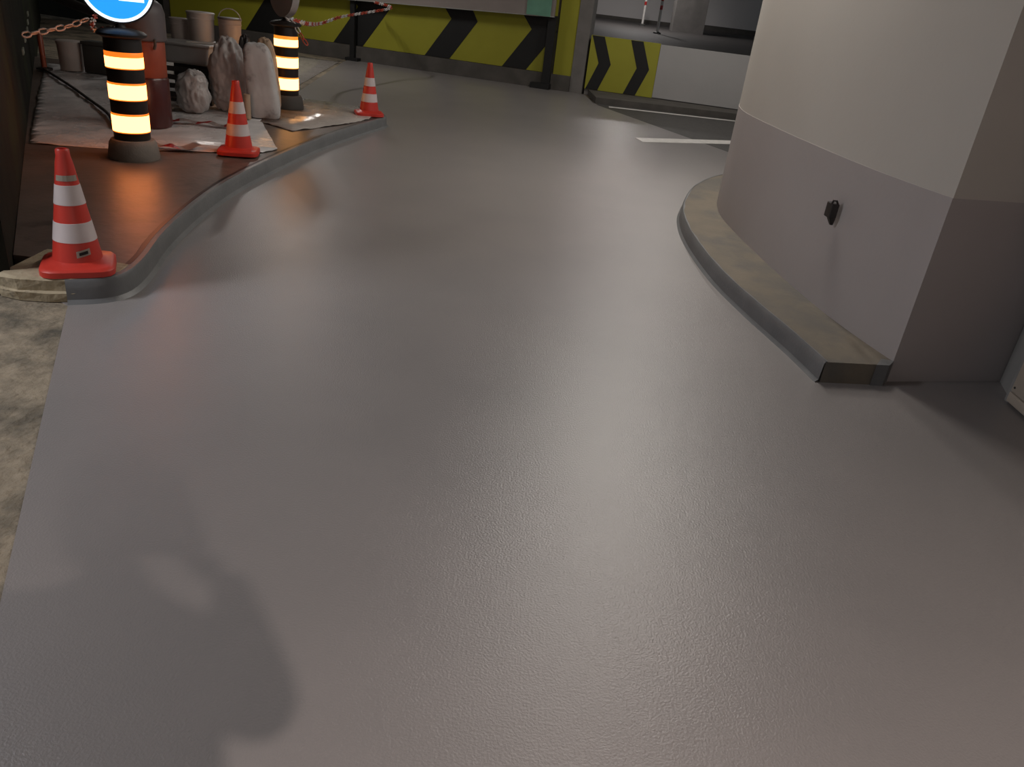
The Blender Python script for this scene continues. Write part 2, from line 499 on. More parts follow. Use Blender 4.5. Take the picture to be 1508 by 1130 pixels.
# narrow plain yellow board
B2 = slab('hazard_board_narrow', PL, R4(0.24, 0.60, 0.255, 1.95), -0.03, 0.012, M['yellow'])
tag(B2, 'narrow plain yellow board between the black rail post and grey concrete post', 'hazard board')
# right hazard board with two full chevrons, then a plain pale board
B3 = thing('chevron_board', (0, 0, 0), 'short yellow board with two full black chevrons beside the pale grey board', 'hazard board')
slab('yellow_board', RL, R4(0.0, 1.305, 0.11, 1.06), -0.03, 0.0, M['yellow'], B3)
for s0 in (0.02, 0.75):
    slab('chevron', RL, [(s0, 0.112), (s0 + .235, 0.112), (s0 + .42, 0.59), (s0 + .23, 1.055), (s0, 1.055), (s0 + .185, 0.59)], 0.0, 0.006, M['black'], B3)
B4 = slab('pale_board', RL, R4(1.31, 4.6, 0.12, 1.045), -0.03, 0.002, M['board_white'])
tag(B4, 'plain pale grey board on the low wall beside the yellow chevrons', 'board')

# rail in front of the left board, on dark posts
RAIL = thing('guard_rail', (0, 0, 0), 'pinkish grey guard rail on black posts in front of the long chevron board', 'rail')
slab('beam', PL, [(0.66, 1.285), (9.3, 0.985), (9.3, 1.36), (0.66, 1.66)], 0.16, 0.22, M['rail'], RAIL)
slab('beam_lip', PL, [(0.66, 1.275), (9.3, 0.975), (9.3, 0.99), (0.66, 1.29)], 0.15, 0.235, M['rail_lip'], RAIL)
slab('post', PL, R4(0.62, 0.78, 0.0, 1.30), 0.08, 0.16, M['black'], RAIL)
slab('post', PL, R4(4.83, 4.93, 0.0, 1.16), 0.08, 0.16, M['black'], RAIL)
slab('post_foot', PL, R4(0.60, 0.98, 0.0, 0.10), 0.07, 0.24, M['black'], RAIL)
slab('post_foot', PL, R4(4.72, 5.0, 0.0, 0.06), 0.07, 0.22, M['black'], RAIL)
G1 = slab('green_plate', PL, R4(0.73, 1.20, 1.275, 1.9), 0.225, 0.245, M['green'])
tag(G1, 'pale green square plate at the end of the guard rail', 'plate')

# ---- beyond the low wall: ramp, far wall, column, posts
struct(prism('floor_ramp', [(0.2, 16.2), (11, 14.6), (11, 28.2), (-3, 28.2), (-3, 17.1)], 0.0, 0.02, M['far_floor']))
ramp = bpy.data.objects['floor_ramp']
for v in ramp.data.vertices:
    v.co.z = v.co.z + 0.93 + (v.co.y - 16) * 0.0255 if v.co.z > 0.01 else -0.2
struct(box('wall_far', -3, 11, 28.2, 28.5, 0.9, LAMP_Z + 0.12, M['far_wall']))
struct(box('baseboard_far', -3, 3.9, 28.10, 28.2, 1.2, 1.36, M['conc_dark']))
struct(box('baseboard_far_right', 4.55, 11, 28.10, 28.2, 1.2, 1.42, M['conc_dark']))
struct(box('column_far', 3.35, 4.25, 24.6, 25.2, 1.1, LAMP_Z + 0.12, M['conc']))
def delineator(x, y, label):
    z = 0.95 + (y - 16) * 0.0255
    t = thing('delineator_post', (x, y, z), label, 'post', 'thin posts on the far ramp')
    lathe('post_base', [(0.10, 0), (0.10, 0.03), (0.04, 0.05)], M['charcoal'], t, 16)
    lathe('shaft', [(0.035, 0.05), (0.035, 1.25)], M['line'], t, 12)
    for k in range(3):
        lathe('red_band', [(0.037, 0.56 + k * .2), (0.037, 0.66 + k * .2)], M['tape_red'], t, 12)
delineator(2.63, 22.0, 'thin white and red post on the far ramp, standing beside the far column')
delineator(2.62, 26.0, 'thin white and red post on the far ramp, standing close to the far wall')
PO = thing('dark_post', RL(4.3, 0.95, -0.6), 'slim dark metal post standing behind the pale grey board', 'post')
box('shaft', -0.05, 0.05, -0.05, 0.05, 0.0, 2.6, M['black'], PO, 0.01)
box('foot_plate', -0.11, 0.11, -0.11, 0.11, -0.01, 0.02, M['black'], PO)

# ------------------------------------------------------------------ ceiling lamps
def tube_lamp(x, y, watts, col, length, label):
    t = thing('ceiling_lamp', (x, y, LAMP_Z + 0.12), label, 'lamp', 'tube lamps under the ceiling')
    box('housing', -0.07, 0.07, -length / 2 - .04, length / 2 + .04, -0.07, 0.0, M['metal_white'], t, 0.01)
    box('diffuser', -0.05, 0.05, -length / 2, length / 2, -0.10, -0.07, M['tube'], t, 0.012)
    ld = bpy.data.lights.new('tube_light', 'AREA')
    ld.shape = 'RECTANGLE'; ld.size = 0.1; ld.size_y = length
    ld.energy = watts; ld.color = col
    lo = bpy.data.objects.new('tube_light', ld)
    lo.location = (0, 0, -0.105)
    link(lo, t)
LAMP_LABELS = ['tube lamp under the ceiling over the middle of the grey floor', 'tube lamp under the ceiling beside the big two-tone pillar',
               'tube lamp under the ceiling in front of the long chevron board', 'tube lamp under the ceiling near the far low wall',
               'added fill lamp under the ceiling above the bare concrete strip', 'added lamp brightening the far wall, under the ceiling above the far ramp']
for (x, y, w, c, l), lb in zip(TUBES, LAMP_LABELS):
    tube_lamp(x, y, w, c, l, lb)
bl = thing('round_ceiling_lamp', (BACK_LAMP[0], BACK_LAMP[1], LAMP_Z + 0.12), 'small round ceiling lamp behind the photographer', 'lamp')
lathe('housing', [(0.11, 0.0), (0.11, -0.06), (0.09, -0.09)], M['metal_white'], bl, 24)
lathe('diffuser', [(0.085, -0.09), (0.085, -0.105), (0.06, -0.115)], M['tube'], bl, 24)
ld = bpy.data.lights.new('round_light', 'AREA')
ld.shape = 'DISK'; ld.size = 0.10; ld.spread = math.radians(118); ld.energy = BACK_LAMP[2]; ld.color = BACK_LAMP[3]
lo = bpy.data.objects.new('round_light', ld); lo.location = (0, 0, -0.12)
link(lo, bl)

# ------------------------------------------------------------------ things at the right
# steel cabinet on the right wall
cab = thing('steel_cabinet', (2.455, 2.9, 0.0), 'cream steel cabinet standing against the white wall beside the pillar', 'cabinet')
box('plinth', -0.045, 0.0, -0.62, 0.565, 0.012, 0.062, M['cream'], cab, 0.004)
box('door', -0.048, 0.0, -0.62, 0.558, 0.068, 1.9, M['cream'], cab, 0.006)
box('side_trim', -0.030, 0.0, 0.568, 0.598, 0.0, 1.9, M['grey_steel'], cab)
for z in (0.095, 1.8):
    bm = bmesh.new(); bmesh.ops.create_uvsphere(bm, u_segments=10, v_segments=6, radius=0.006)
    for v in bm.verts: v.co += Vector((-0.048, 0.535, z))
    from_bm('screw', bm, M['ink'], cab, smooth='all')

# black box with cable tail on the pillar
hp = Vector((1.71, 3.875)) + (Vector((1.54, 5.4)) - Vector((1.71, 3.875))).normalized() * 0.45
hk = thing('wall_bracket', (hp.x - 0.004, hp.y, 0.575), 'small black bracket with a hook fixed to the grey side of the pillar', 'bracket')
hk.rotation_euler = (0, 0, math.atan2(-(1.71 - 1.54), 1.525) * -1 + 0)
bm = bmesh.new()
bm_prism(bm, [(0, -0.038), (-0.04, -0.034), (-0.04, 0.034), (0, 0.038)], 0.038, 0.118)
bmesh.ops.bevel(bm, geom=list(bm.edges), offset=0.003, segments=1, affect='EDGES')
from_bm('body', bm, M['rubber'], hk)
bm = bmesh.new()
bm_prism(bm, [(0, -0.035), (-0.034, -0.03), (-0.034, 0.005), (0, 0.01)], 0.0, 0.038)
for v in bm.verts:
    if v.co.z < 0.01: v.co.x *= 0.4; v.co.y = v.co.y * 0.4 - 0.01
from_bm('lower_lip', bm, M['rubber'], hk)
tube('hook', [(-0.006, -0.028, 0.115), (-0.02, -0.030, 0.135), (-0.035, -0.024, 0.134), (-0.038, -0.02, 0.115)], 0.006, M['rubber'], hk, 8)

# ------------------------------------------------------------------ traffic cones
def cone_r(z):
    return 0.108 + (0.029 - 0.108) * (z - 0.055) / (0.545 - 0.055)
def make_cone(loc, rz, label):
    t = thing('traffic_cone', loc, label, 'traffic cone', 'red and white traffic cones', rz)
    bm = bmesh.new()
    # rounded square foot that rises into the cone
    seg = 32
    def ring(f, z, rr):
        out = []
        for i in range(seg):
            a = 2 * math.pi * i / seg
            c, s = math.cos(a), math.sin(a)
            k = (abs(c) ** 6 + abs(s) ** 6) ** (-1 / 6)
            k = min(k, 1.24)
            r = f * k + (1 - f) * 1.0
            out.append(bm.verts.new((rr * r * c, rr * r * s, z)))
        return out
    rs = [ring(1, 0.0, 0.160), ring(1, 0.026, 0.160), ring(1, 0.034, 0.153), ring(0.9, 0.038, 0.140), ring(0.1, 0.044, 0.124), ring(0, 0.055, 0.110)]
    for a, b in zip(rs, rs[1:]):
        for i in range(seg):
            bm.faces.new((a[i], a[(i + 1) % seg], b[(i + 1) % seg], b[i]))
    bm.faces.new(rs[0][::-1]); bm.faces.new(rs[-1])
    from_bm('foot', bm, M['cone_red'], t, smooth=True)
    lathe('cone_body', [(cone_r(0.05), 0.05), (cone_r(0.43), 0.43), (cone_r(0.50) + .001, 0.50), (0.030, 0.53), (0.0295, 0.556), (0.025, 0.562), (0.018, 0.562), (0.016, 0.53)], M['cone_red'], t, 32)
    for z0, z1 in ((0.146, 0.235), (0.316, 0.405)):
        lathe('white_band', [(cone_r(z0), z0), (cone_r(z0) + .0015, z0 + .001), (cone_r(z1) + .0015, z1 - .001), (cone_r(z1), z1)], M['cone_white'], t, 32)
    return t
c1 = make_cone((-2.15, 3.475, 0.1165), math.radians(26), 'red and white traffic cone with pale stickers on the cream kerb stone')
c2 = dup(c1, (-2.473, 6.42, 0.124), math.radians(14), 'red and white traffic cone on the plastic sheet beside the bollard with blue sign')
c3 = dup(c1, (-2.03, 9.31, 0.122), math.radians(20), 'red and white traffic cone at the far tip of the raised platform')
def cone_sticker(name, th0, th1, z0, z1, m, parent, out=0.003, skew=0.0):
    bm = bmesh.new()
    n = 6
    grid = []
    for k, (zz) in enumerate((z0, z1)):
        row = []
        for i in range(n + 1):
            th = th0 + (th1 - th0) * i / n
            z = zz + skew * (i / n - .5)
            r = cone_r(z) + out
            row.append(bm.verts.new((r * math.cos(th), r * math.sin(th), z)))
        grid.append(row)
    for i in range(n):
        bm.faces.new((grid[0][i], grid[0][i + 1], grid[1][i + 1], grid[1][i]))
    bmesh.ops.solidify(bm, geom=list(bm.faces), thickness=0.002)
    return from_bm(name, bm, m, parent)
face = math.radians(-58 - 26)
st = cone_sticker('sticker', face - 1.0, face + 1.0, 0.425, 0.450, M['sticker'], c1)
st2 = cone_sticker('sticker', face - 0.05, face + 0.55, 0.085, 0.115, M['sticker'], c1, skew=0.012)
cone_sticker('sticker_print', face + 0.06, face + 0.44, 0.093, 0.107, M['ink'], st2, out=0.0042, skew=0.008)

# ------------------------------------------------------------------ lit bollards with signs
def make_bollard(loc, amber, rim, base, label):
    t = thing('lit_bollard', loc, label, 'bollard', 'black bollards with three lit amber bands')
    lathe('base', [(0.178, 0.0), (0.182, 0.02), (0.165, 0.115), (0.150, 0.140), (0.128, 0.142)], base, t, 40)
    prof = [(0.122, 0.14), (0.126, 0.15), (0.126, 0.84), (0.150, 0.850), (0.166, 0.858), (0.168, 0.872), (0.150, 0.888), (0.09, 0.902), (0.035, 0.908), (0.03, 0.93)]
    lathe('body', prof, M['rubber'], t, 40)
    for z0, z1, e in ((0.196, 0.333, .014), (0.425, 0.547, .014), (0.640, 0.754, .034)):
        b = lathe('lamp_band', [(0.126, z0 + .007), (0.1285, z0 + .008), (0.1285, z1 - e), (0.126, z1 - e)], amber, t, 40)
        lathe('lamp_band_rim', [(0.126, z1 - e), (0.1283, z1 - e), (0.1283, z1 - .003), (0.126, z1)], rim, b, 40)
        lathe('lamp_band_rim', [(0.126, z0), (0.1283, z0 + .002), (0.1283, z0 + .007), (0.126, z0 + .007)], rim, b, 40)
    return t
b1 = make_bollard((-3.07, 5.87, 0.11), M['amber'], M['amber_rim'], M['base_grey'], 'black bollard with three lit amber bands, carrying the lit blue round sign')
b2 = make_bollard((-2.92, 9.1, 0.122), M['amber2'], M['amber2_rim'], M['base_dark'], 'black bollard with three lit amber bands on the wrinkled sheet beside the white sack')

def make_sign(loc, yaw, shell, label):
    """disc in the local XZ plane, facing local -Y"""
    t = thing('round_sign', loc, label, 'sign', None, yaw)
    zc = 0.27; r = 0.236
    lathe('stem', [(0.03, 0.0), (0.024, 0.02), (0.024, 0.06)], M['charcoal'], t, 16)
    def disc(name, r0, r1, y0, y1, m):
        bm = bmesh.new()
        seg = 48
        ring = lambda rr, y: [bm.verts.new((rr * math.cos(2 * math.pi * i / seg), y, zc + rr * math.sin(2 * math.pi * i / seg))) for i in range(seg)]
        if r0 > 0:
            L = [ring(r0, y0), ring(r0, y1), ring(r1, y1), ring(r1, y0)]
            for a, b in zip(L, L[1:] + L[:1]):
                for i in range(seg): bm.faces.new((a[i], a[(i + 1) % seg], b[(i + 1) % seg], b[i]))
        else:
            a = ring(r1, y0); b = ring(r1, y1)
            for i in range(seg): bm.faces.new((a[i], a[(i + 1) % seg], b[(i + 1) % seg], b[i]))
            bm.faces.new(a); bm.faces.new(b[::-1])
        return from_bm(name, bm, m, t, smooth=True)
    disc('casing', 0, r + .012, -0.03, 0.05, M[shell])
    disc('white_ring', r * .915, r, -0.036, -0.030, M['sign_white'])
    disc('blue_face', 0, r * .915, -0.034, -0.030, M['sign_blue'])
    arrow = [(.72, -.415), (.03, -.415), (.25, -.20), (-.62, .42), (-.44, .66), (.43, .04), (.72, .28)]
    bm = bmesh.new()
    a = [bm.verts.new((x * r, -0.0345, zc + y * r)) for x, y in arrow]
    b = [bm.verts.new((x * r, -0.0375, zc + y * r)) for x, y in arrow]
    k = len(arrow)
    f1 = bm.faces.new(a); f2 = bm.faces.new(b[::-1])
    for i in range(k): bm.faces.new((a[i], a[(i + 1) % k], b[(i + 1) % k], b[i]))
    bm.normal_update()
    bmesh.ops.triangulate(bm, faces=[f1, f2], ngon_method='EAR_CLIP')
    from_bm('arrow', bm, M['sign_white'], t)
    return t
make_sign((-3.07, 5.87, 1.022), math.radians(24), 'rubber', 'lit round blue sign with white rim and arrow on top of a bollard')
make_sign((-2.92, 9.1, 1.035), math.radians(138), 'tub', 'round sign seen from its grey back on the bollard beside the white sack')

# ------------------------------------------------------------------ chains
def link_mesh(m, nm):
    bm = bmesh.new()
    pts = []
    a, b = 0.032, 0.014
    n = 14
    ring = []
    for i in range(n):
        t = 2 * math.pi * i / n
        ring.append(Vector(((a - b) * (1 if math.cos(t) > 0 else -1) * (abs(math.cos(t)) ** .5) * .6 + b * math.cos(t), b * math.sin(t), 0)))
    rows = []
    for i in range(n):
        t = (ring[(i + 1) % n] - ring[i - 1]).normalized()
        u = Vector((0, 0, 1)); v = t.cross(u)
        rows.append([bm.verts.new(ring[i] + 0.0055 * (math.cos(q) * u + math.sin(q) * v)) for q in (0, 1.571, 3.142, 4.712)])
    for i in range(n):
        p, q = rows[i], rows[(i + 1) % n]
        for k in range(4): bm.faces.new((p[k], p[(k + 1) % 4], q[(k + 1) % 4], q[k]))
    bmesh.ops.recalc_face_normals(bm, faces=bm.faces)
    me = bpy.data.meshes.new(nm); bm.to_mesh(me); bm.free()
    me.materials.append(m)
    for p in me.polygons: p.use_smooth = True
    return me
LR = link_mesh(M['link_red'], 'link_red'); LW = link_mesh(M['link_white'], 'link_white')
def chain(pts, label, scale=1.0, group=4):
    P = smooth_line(pts, 12)
    t = thing('plastic_chain', P[0], label, 'chain', 'red and white plastic chains')
    step = 0.047 * scale
    acc = 0.0; idx = 0
    for a, b in zip(P, P[1:]):
        d = (b - a).length
        while acc < d:
            p = a.lerp(b, acc / d)
            o = bpy.data.objects.new('link', LR if (idx // group) % 2 else LW)
            q = (b - a).normalized().to_track_quat('X', 'Z')
            o.rotation_mode = 'QUATERNION'
            o.rotation_quaternion = q @ Matrix.Rotation(math.pi / 2 * (idx % 2) + .5, 3, 'X').to_quaternion()
            o.location = p - P[0]
            o.scale = (scale,) * 3
            link(o, t)
            acc += step; idx += 1
        acc -= d
    return t
chain([(-3.10, 5.90, 1.022), (-3.30, 6.05, 0.975), (-3.46, 6.2, 0.965), (-3.65, 6.6, 1.02), (-3.85, 7.2, 1.12)], 'red and white chain hung from the neck of the bollard with blue sign', 1.2, 3)
chain([(-3.515, 6.2, 1.012), (-3.62, 6.15, 0.96), (-3.74, 6.02, 0.915), (-3.815, 5.90, 0.885)], 'short pale chain fixed to the dark wall', 1.3, 9)
chain([(-2.89, 9.06, 1.05), (-3.0, 10.2, 0.96), (-3.4, 12.2, 0.88), (-3.35, 13.2, 0.96), (-3.2, 14.4, 1.03), (-3.0, 15.4, 1.12), (-3.6, 16.7, 1.15)], 'red and white chain slung from the far bollard to the guard rail', 1.6, 4)
chain([(-2.87, 9.05, 1.045), (-2.80, 9.04, 0.99), (-2.74, 9.03, 0.91), (-2.68, 9.02, 0.835)], 'loose end of red and white chain dangling from the far bollard', 1.5, 3)

# ------------------------------------------------------------------ sheets on the platform
def sheet(name, poly, z, amp, freq, m, label, step=0.07, th=0.003, seed=0.0):
    xs = [p[0] for p in poly]; ys = [p[1] for p in poly]
    bm = bmesh.new()
    vs = [bm.verts.new((p[0], p[1], 0)) for p in poly]
    bm.faces.new(vs)
    # cut into a grid so that it can wrinkle
    x = min(xs) + step
    while x < max(xs):
        bmesh.ops.bisect_plane(bm, geom=list(bm.verts) + list(bm.edges) + list(bm.faces), plane_co=(x, 0, 0), plane_no=(1, 0.13, 0)); x += step
    y = min(ys) + step
    while y < max(ys):
        bmesh.ops.bisect_plane(bm, geom=list(bm.verts) + list(bm.edges) + list(bm.faces), plane_co=(0, y, 0), plane_no=(-0.1, 1, 0)); y += step
    bmesh.ops.triangulate(bm, faces=list(bm.faces))
    for v in bm.verts:
        q = Vector((v.co.x * freq, v.co.y * freq * .8, seed))
        w = abs(noise.noise(q)) * 1.0 + abs(noise.noise(q * 2.7)) * .5
        v.co.z = z + 0.002 + amp * max(0.0, 0.75 - 1.6 * w) 
    r = bmesh.ops.extrude_face_region(bm, geom=list(bm.faces))
    for v in [g for g in r['geom'] if isinstance(g, bmesh.types.BMVert)]:
        v.co.z += th
    o = from_bm(name, bm, m, None, smooth='all')
    return tag(o, label, 'sheet')
sheet('plastic_sheet', [(-3.90, 5.90), (-3.34, 6.05), (-2.70, 6.34), (-2.33, 6.58), (-2.27, 6.78), (-2.849, 8.037), (-2.98, 9.0), (-3.0, 9.95), (-4.4, 10.5), (-6.45, 10.35), (-5.2, 8.15)],
      0.11, 0.020, 3.2, M['sheet'], 'milky plastic sheet spread under the bollard, buckets and bags', 0.08)
sheet('paper_sheet', [(-2.86, 8.03), (-2.44, 7.72), (-2.12, 8.45), (-1.96, 9.0), (-1.98, 9.35), (-2.30, 9.82), (-2.95, 9.95), (-2.95, 9.0)],
      0.11, 0.022, 4.5, M['sheet_paper'], 'wrinkled shiny sheet under the far cone and far bollard', 0.05, seed=4.0)
so = sheet('floor_sheet', [(-3.62, 11.3), (-4.22, 16.5), (-6.9, 16.9), (-6.9, 11.3)], -0.004, 0.008, 1.5, M['sheet_paper'], 'pale sheet lying on the floor behind the platform', 0.25, seed=9.0)

# red and white tape lying about
def tape(pts, w, z, label, blocks):
    P = smooth_line(pts, 6)
    t = thing('barrier_tape', (0, 0, 0), label, 'tape', 'red and white tapes on the sheet')
    n = len(P)
    for bi in range(blocks):
        i0 = int(bi * (n - 1) / blocks); i1 = int((bi + 1) * (n - 1) / blocks)
        bm = bmesh.new(); rows = []
        for i in range(i0, i1 + 1):
            a = P[max(0, i - 1)]; b = P[min(n - 1, i + 1)]
            d = (b - a).normalized(); nn = Vector((-d.y, d.x, 0)) * w / 2
            zz = z + 0.012 * (1 + math.sin(i * 0.9))
            rows.append((bm.verts.new((P[i].x + nn.x, P[i].y + nn.y, zz + .01)), bm.verts.new((P[i].x - nn.x, P[i].y - nn.y, zz))))
        for a, b in zip(rows, rows[1:]): bm.faces.new((a[0], b[0], b[1], a[1]))
        bmesh.ops.solidify(bm, geom=list(bm.faces), thickness=0.002)
        from_bm('red_stripe' if bi % 2 else 'white_stripe', bm, M['tape_red'] if bi % 2 else M['tape_white'], t)
tape([(-3.62, 7.45), (-3.45, 7.35), (-3.25, 7.42), (-3.05, 7.40), (-2.88, 7.45)], 0.09, 0.134, 'red and white tape lying on the sheet behind the cone', 6)
tape([(-3.55, 6.75), (-3.35, 6.55), (-3.22, 6.32), (-3.1, 6.25), (-2.92, 6.22), (-2.80, 6.4)], 0.09, 0.134, 'red and white tape curled round the foot of the bollard with blue sign', 7)

# ------------------------------------------------------------------ clutter on the platform
Z0 = 0.128
# tall drum machine
d = thing('site_drum', (-3.52, 7.1, Z0), 'tall drum with grey rounded hood and red-brown body behind the bollard with blue sign', 'drum')
lathe('lower_body', [(0.165, 0.0), (0.175, 0.02), (0.175, 0.40), (0.165, 0.42)], M['maroon'], d, 36)
lathe('middle_body', [(0.160, 0.42), (0.165, 0.43), (0.165, 0.70), (0.158, 0.715)], M['red_metal'], d, 36)
lathe('hood', [(0.175, 0.715), (0.185, 0.725), (0.185, 0.93), (0.165, 1.0), (0.11, 1.04), (0.0301, 1.05)], M['hood'], d, 36)
tube('clasp', [(0.14, -0.115, 0.66), (0.155, -0.125, 0.69), (0.16, -0.13, 0.74)], 0.012, M['charcoal'], d)
tube('carry_handle', [(-0.07, 0, 1.04), (-0.06, 0, 1.085), (0.06, 0, 1.085), (0.07, 0, 1.04)], 0.012, M['dark_plastic'], d)

def bucket(loc, r, h, m, label, handle=False, lid=True):
    t = thing('paint_bucket', loc, label, 'bucket', 'stacked paint buckets on the platform')
    lathe('body', [(r * .88, 0.0), (r * .90, 0.01), (r * .96, h * .74), (r * 1.0, h * .75), (r * 1.0, h * .79), (r * .97, h * .80), (r * .985, h * .93)], m, t, 32)
    if lid:
        lathe('lid', [(r * 1.02, h * .93), (r * 1.04, h * .935), (r * 1.04, h * .985), (r * .98, h)], M['bucket_lid'] if handle else m, t, 32)
    if handle:
        pts = [(r * 1.02 * math.cos(a), 0.0, h * .9 + r * 0.95 * math.sin(a)) for a in [math.pi * k / 12 for k in range(13)]]
        tube('wire_handle', pts, 0.006, M['metal_white'], t, 6)
    return t
def stack(x, y, r, h, n, where, handle):
    names = ['bottom', 'middle', 'top'] if n == 3 else ['bottom', 'top']
    for k in range(n):
        bucket((x, y, Z0 + k * h), r, h, M['bucket'], '%s off-white bucket of the %s' % (names[k], where), handle and k == n - 1)
stack(-3.90, 9.2, 0.145, 0.292, 3, 'thick bucket stack behind the grey tub', False)
stack(-3.595, 9.25, 0.125, 0.283, 3, 'slim bucket stack whose top bucket has a wire handle', True)
stack(-4.16, 9.25, 0.108, 0.262, 3, 'shortest bucket stack beside the drum', False)

# crumpled bags
def bag(name, loc, sx, sy, sz, m, label, seed, amp=0.22, cat='bag', freq=1.7, lean=0.0, square=2.6, rz=0.0):
    bm = bmesh.new()
    bmesh.ops.create_icosphere(bm, subdivisions=5, radius=1.0)
    for v in bm.verts:
        c = v.co.copy()
        k = (abs(c.x) ** square + abs(c.y) ** square + abs(c.z) ** square) ** (-1 / square)
        c = c * k
        q = v.co * freq + Vector((seed * 3.1, seed * 1.7, seed))
        rr = 1 - amp * abs(noise.noise(q)) - amp * .55 * abs(noise.noise(q * 2.3)) - amp * .3 * abs(noise.noise(q * 5.1))
        c *= rr
        zz = (c.z + 1) / 2
        wob = 1.0 - 0.18 * zz
        v.co = Vector((c.x * sx / 2 * wob + lean * zz, c.y * sy / 2 * wob, max(0.0, zz - 0.05) * sz * 1.05))
    o = from_bm(name, bm, m, None, smooth='all')
    o.location = loc; o.rotation_euler = (0, 0, rz)
    return tag(o, label, cat)
bag('crumpled_bag', (-3.53, 8.03, Z0), 0.38, 0.28, 0.42, M['bag'], 'crumpled grey plastic bag on the sheet in front of the grey tub', 1.0)
bag('crumpled_bag', (-3.29, 8.36, Z0), 0.46, 0.32, 0.74, M['bag'], 'taller crumpled grey plastic bag behind the red and white cone', 2.3, amp=0.26)
bag('white_sack', (-2.86, 8.22, Z0), 0.34, 0.22, 0.72, M['sack'], 'upright whitish sack standing between cone and far bollard', 3.7, amp=0.07, cat='sack', freq=1.1, lean=-0.08, square=4.5, rz=0.2)
bag('paper_sack', (-2.98, 8.76, Z0), 0.22, 0.2, 0.74, M['paper'], 'brown paper sack squeezed between crumpled bag and white sack', 5.1, amp=0.12, cat='sack', freq=1.8, lean=-0.06, square=4)
bag('black_bag', (-3.22, 8.66, Z0), 0.17, 0.15, 0.76, M['dark_plastic'], 'small black bag poking up behind the crumpled plastic bag', 6.6, amp=0.15, cat='bag', square=3)
tb = thing('cardboard_tube', (-2.98, 8.02, Z0), 'short pale cardboard tube standing beside the white sack', 'tube')
lathe('tube_wall', [(0.032, 0.0), (0.032, 0.24), (0.027, 0.24), (0.027, 0.02)], M['paper'], tb, 20)
# grey tub on a dark crate
cr = thing('dark_crate', (-3.83, 8.74, Z0), 'dark plastic crate carrying the grey tub', 'crate')
box('base', -0.24, 0.24, -0.17, 0.17, 0.0, 0.03, M['dark_plastic'], cr)
for k in range(4):
    box('side_slat', -0.25, 0.25, -0.18, -0.165, 0.05 + k * .085, 0.10 + k * .085, M['dark_plastic'], cr)
    box('side_slat', -0.25, 0.25, 0.165, 0.18, 0.05 + k * .085, 0.10 + k * .085, M['dark_plastic'], cr)
for sx in (-1, 1):
    for sy in (-1, 1):
        box('corner_post', sx * .255 - .02, sx * .255 + .02, sy * .182 - .02, sy * .182 + .02, 0.0, 0.385, M['dark_plastic'], cr)
tu = thing('grey_tub', (-3.83, 8.74, Z0 + 0.385), 'low grey plastic tub resting on the dark crate', 'tub')
bm = bmesh.new()
bm_box(bm, -0.27, 0.27, -0.19, 0.19, 0.0, 0.20, 0.03, 3)
for v in bm.verts:
    f = 0.88 + 0.12 * v.co.z / 0.20
    v.co.x *= f; v.co.y *= f
from_bm('tub_body', bm, M['tub'], tu, smooth=True)
box('tub_rim', -0.29, 0.29, -0.21, 0.21, 0.185, 0.212, M['tub'], tu, 0.01)
tube('metal_bar', [(0.02, -0.14, 0.222), (0.27, -0.06, 0.222)], 0.011, M['rail_lip'], tu)

# things by the dark wall at the back of the platform
w = thing('white_tub', (-5.87, 9.95, Z0), 'pale round tub with lid by the dark wall', 'tub')
lathe('body', [(0.125, 0), (0.13, 0.01), (0.14, 0.30)], M['bucket'], w, 28)
lathe('lid', [(0.147, 0.30), (0.147, 0.33), (0.13, 0.34)], M['bucket'], w, 28)
g = thing('charcoal_box', (-5.52, 10.0, Z0), 'charcoal box beside the pale round tub', 'box')
box('body', -0.16, 0.16, -0.12, 0.12, 0.0, 0.32, M['charcoal'], g, 0.012)
box('lid', -0.17, 0.17, -0.13, 0.13, 0.32, 0.36, M['charcoal'], g, 0.01)
p = thing('black_pipe', (0, 0, 0), 'bent black pipe rising behind the charcoal box', 'pipe')
tube('pipe_run', smooth_line([(-6.35, 10.3, 0.96), (-6.0, 10.25, 0.88), (-5.55, 10.2, 0.77), (-5.2, 10.2, 0.66), (-5.1, 10.2, 0.45), (-5.1, 10.2, 0.15)], 5), 0.055, M['dark_plastic'], p, 12)
lathe('pipe_collar', [(0.07, 0.0), (0.07, 0.05)], M['dark_plastic'], p, 14, (-5.1, 10.2, 0.131))
p = thing('red_post', (-6.08, 9.72, Z0), 'short dull red post by the dark wall', 'post')
lathe('foot', [(0.09, 0), (0.09, 0.02), (0.035, 0.03)], M['dark_plastic'], p, 16)
lathe('shaft', [(0.03, 0.03), (0.03, 0.40), (0.02, 0.42)], M['red_metal'], p, 14)
c = tube('black_cable', smooth_line([(-6.05, 9.66, 0.14), (-5.2, 8.7, 0.145), (-4.6, 8.0, 0.142), (-4.1, 7.4, 0.145), (-3.8, 6.95, 0.15), (-3.66, 6.72, 0.145)], 6), 0.014, M['dark_plastic'], None, 6)
tag(c, 'black cable trailing across the milky plastic sheet', 'cable')

# pale marks along the dark wall
for (s, z, l) in ((8.46, 0.66, .30), (7.96, 0.60, .26), (7.4, 0.56, .22), (6.23, 0.56, .26), (5.24, 0.54, .26)):
    a = WA + wd * (s - l / 2); b = WA + wd * (s + l / 2)
    o = prism('wall_reflector', [a[:], b[:], (b - wn * .012)[:], (a - wn * .012)[:]], z - 0.025, z + 0.025, M['patch'])
    tag(o, 'small pale reflector in a row along the dark wall', 'reflector', 'reflectors along the dark wall')

